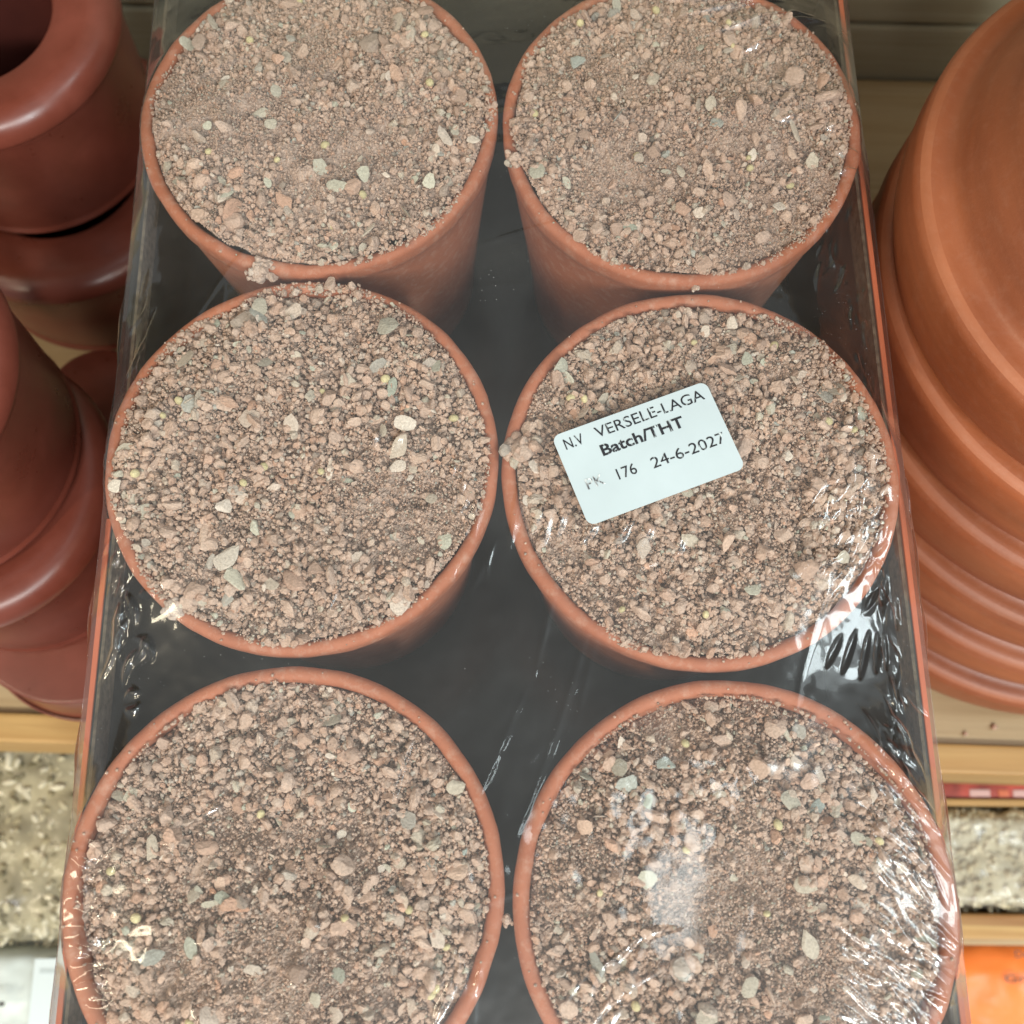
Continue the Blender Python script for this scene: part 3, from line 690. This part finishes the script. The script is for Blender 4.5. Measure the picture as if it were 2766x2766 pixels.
# ------------------------------------------------------------------ goods on the shelf below
def pillow(name, x0, x1, y0, y1, z0, zt, m, parent=None, seed=0, wr=0.02, n=90, ey=6):
    u = np.linspace(-1, 1, n); Ux, Uy = np.meshgrid(u, u)
    prof_ = np.sqrt(np.maximum(0, (1 - Ux ** 8) * (1 - Uy ** ey)))
    X = (x0 + x1) / 2 + Ux * (x1 - x0) / 2; Y = (y0 + y1) / 2 + Uy * (y1 - y0) / 2
    Zt = z0 + (zt - z0) * prof_ + wr * fbm(X * 3.5, Y * 3.5, seed, 4) * prof_
    Zb = np.full_like(Zt, z0)
    idx = np.arange(n * n).reshape(n, n)
    Qt = np.stack([idx[:-1, :-1], idx[:-1, 1:], idx[1:, 1:], idx[1:, :-1]], -1).reshape(-1, 4)
    V_ = np.concatenate([np.stack([X, Y, Zt], -1).reshape(-1, 3), np.stack([X, Y, Zb - .002], -1).reshape(-1, 3)]) * U
    me = mesh_np(name, V_, quads=np.concatenate([Qt, Qt[:, ::-1] + n * n]), smooth=True, m=m)
    return link(name, me, parent), (X, Y, Zt)
def heap(name, surf, n, r, asp, cols, parent, seed):
    X, Y, Z = surf; i = rng.integers(2, X.shape[0] - 2, n); j = rng.integers(2, X.shape[1] - 2, n)
    pos = np.stack([X[i, j], Y[i, j], Z[i, j]], -1) + rng.normal(size=(n, 3)) * np.array([.01, .01, .012]) - np.array([0, 0, r * 1.2])
    v1, f1, c1 = grains(pos, r * rng.uniform(.7, 1.2, n), 1, np.repeat(np.array([asp]), n, 0), .03, cols[rng.integers(0, len(cols), n)] * (1 + .1 * rng.normal(size=(n, 1))))
    me = mesh_np(name, v1 * U, tris=f1, smooth=True, col=c1, m=M_grit); o = link(name, me, parent); o['kind'] = 'stuff'; return o
L2 = -3.45
s2 = bpy.data.objects.new('lower_shelf', None); C.objects.link(s2); tag(s2, 'lower pine shelf with narrow rails holding the bags', 'shelf')
box('board', (-6, -0.52, L2 - .12), (6, 3.6, L2), M_pine2, s2, 0.006)
box('front_rail', (1.2, -0.445, L2 + .002), (6, -0.335, -2.88), M_pine, s2, 0.012)
box('rear_rail', (1.2, 0.160, L2 + .002), (6, 0.190, -2.84), M_pine, s2, 0.006)
s2.rotation_euler = (0, 0, -0.02)
s3 = box('lowest_shelf', (-6, -1.9, -4.32), (6, -0.2, -4.2), M_pine2, None, 0.006); tag(s3, 'lowest pine shelf under the orange bag and the white bag', 'shelf')
# red packet behind the rail
rp = bpy.data.objects.new('red_packet', None); C.objects.link(rp); tag(rp, 'dark red printed packet glimpsed between the shelf edge and the thin rail', 'packet')
box('packet_body', (1.25, 0.194, L2 + .003), (3.6, 0.75, -2.86), M_red, rp, 0.01)
for i, (xx, ww) in enumerate(((2.20, .10), (2.34, .05), (2.41, .09), (2.53, .03), (2.60, .08))):
    box('printed_outline', (xx, 0.203, -2.8595), (xx + ww, 0.235, -2.854), M_white if i % 2 == 0 else M_orange, rp, 0.002)
# clear bag of pale seed
sb = bpy.data.objects.new('seed_bag', None); C.objects.link(sb); tag(sb, 'clear bag of pale straw coloured seed lying between two thin pine rails', 'bag')
fo, surf = pillow('clear_film', 1.45, 3.5, -0.333, 0.156, L2 + .004, -2.86, M_bagfilm, sb, 3, .03, 110, 12)
_, surf2 = pillow('seed_core', 1.47, 3.48, -0.325, 0.152, L2 + .006, -2.89, plain('seed_base', (0.46, 0.41, 0.29), .8, .2, .2, 60), sb, 3, .03, 110, 12)
heap('seeds', surf2, 2600, .018, (2.0, .8, .8), np.array([(0.57, .50, .35), (.50, .43, .29), (.63, .57, .42), (.44, .38, .25)]), sb, 1)
sb.rotation_euler = rp.rotation_euler = (0, 0, -0.02)
# orange bag
ob = bpy.data.objects.new('orange_bag', None); C.objects.link(ob); tag(ob, 'bright orange glossy bag with dark lettering standing in front of the lower shelf', 'bag')
fo, surf = pillow('bag_film', 1.55, 3.9, -1.75, -0.455, -4.19, -3.55, M_orangebag, ob, 21, .02)
text('printed_text', 'Do', 0.036, 0.075, (2.612, -0.640, -3.538), M_dark, ob)
text('printed_text', 'Gra', 0.040, 0.150, (2.540, -0.760, -3.537), M_dark, ob)
# pellet bag on the other side
gb = bpy.data.objects.new('pellet_bag', None); C.objects.link(gb); tag(gb, 'clear bag of grey-brown feed pellets below the shelf edge under the brown pots', 'bag')
_, surf = pillow('pellet_core', -3.6, -1.35, -0.50, 0.95, L2 + .004, -2.80, plain('pellet_base', (0.30, 0.26, 0.17), .8, .2, .4, 50), gb, 8, .035)
heap('pellets', surf, 4200, .021, (1.9, .75, .75), np.array([(0.54, .48, .33), (.36, .31, .19), (.68, .62, .47), (.22, .19, .11)]), gb, 2)
M_bag2 = M_bagfilm.copy(); M_bag2.name = 'bag_film_thin'
for n_ in M_bag2.node_tree.nodes:
    if n_.type == 'MATH' and n_.operation == 'MULTIPLY' and n_.use_clamp: n_.inputs[1].default_value = 0.35
    if n_.type == 'VALTORGB' and n_.color_ramp.elements[0].color[0] > .05 and n_.color_ramp.elements[1].color[0] < .3:
        n_.color_ramp.elements[0].color = (.01,) * 3 + (1,); n_.color_ramp.elements[1].color = (.04,) * 3 + (1,)
pillow('clear_film', -3.65, -1.3, -0.53, 0.97, L2 + .003, -2.755, M_bag2, gb, 8, .035)
# white bag with label
wb = bpy.data.objects.new('white_bag', None); C.objects.link(wb); tag(wb, 'pale white bag with a blank price sticker and dark lettering, in front of the pellets', 'bag')
pillow('bag_film', -3.6, -1.55, -1.7, -0.45, -4.19, -3.02, M_whitebag, wb, 31, .02, 120, 24)
box('price_sticker', (-2.30, -1.25, -2.985), (-1.90, -0.535, -2.975), plain('sticker_paper', (0.60, 0.68, 0.70), .4), wb, 0)
box('printed_line', (-2.27, -0.60, -2.9745), (-2.06, -0.58, -2.973), M_greyprint, wb, 0)
text('printed_text', 'ure', 0.030, 0.085, (-2.485, -0.735, -2.93), M_dark, wb, 0.03)
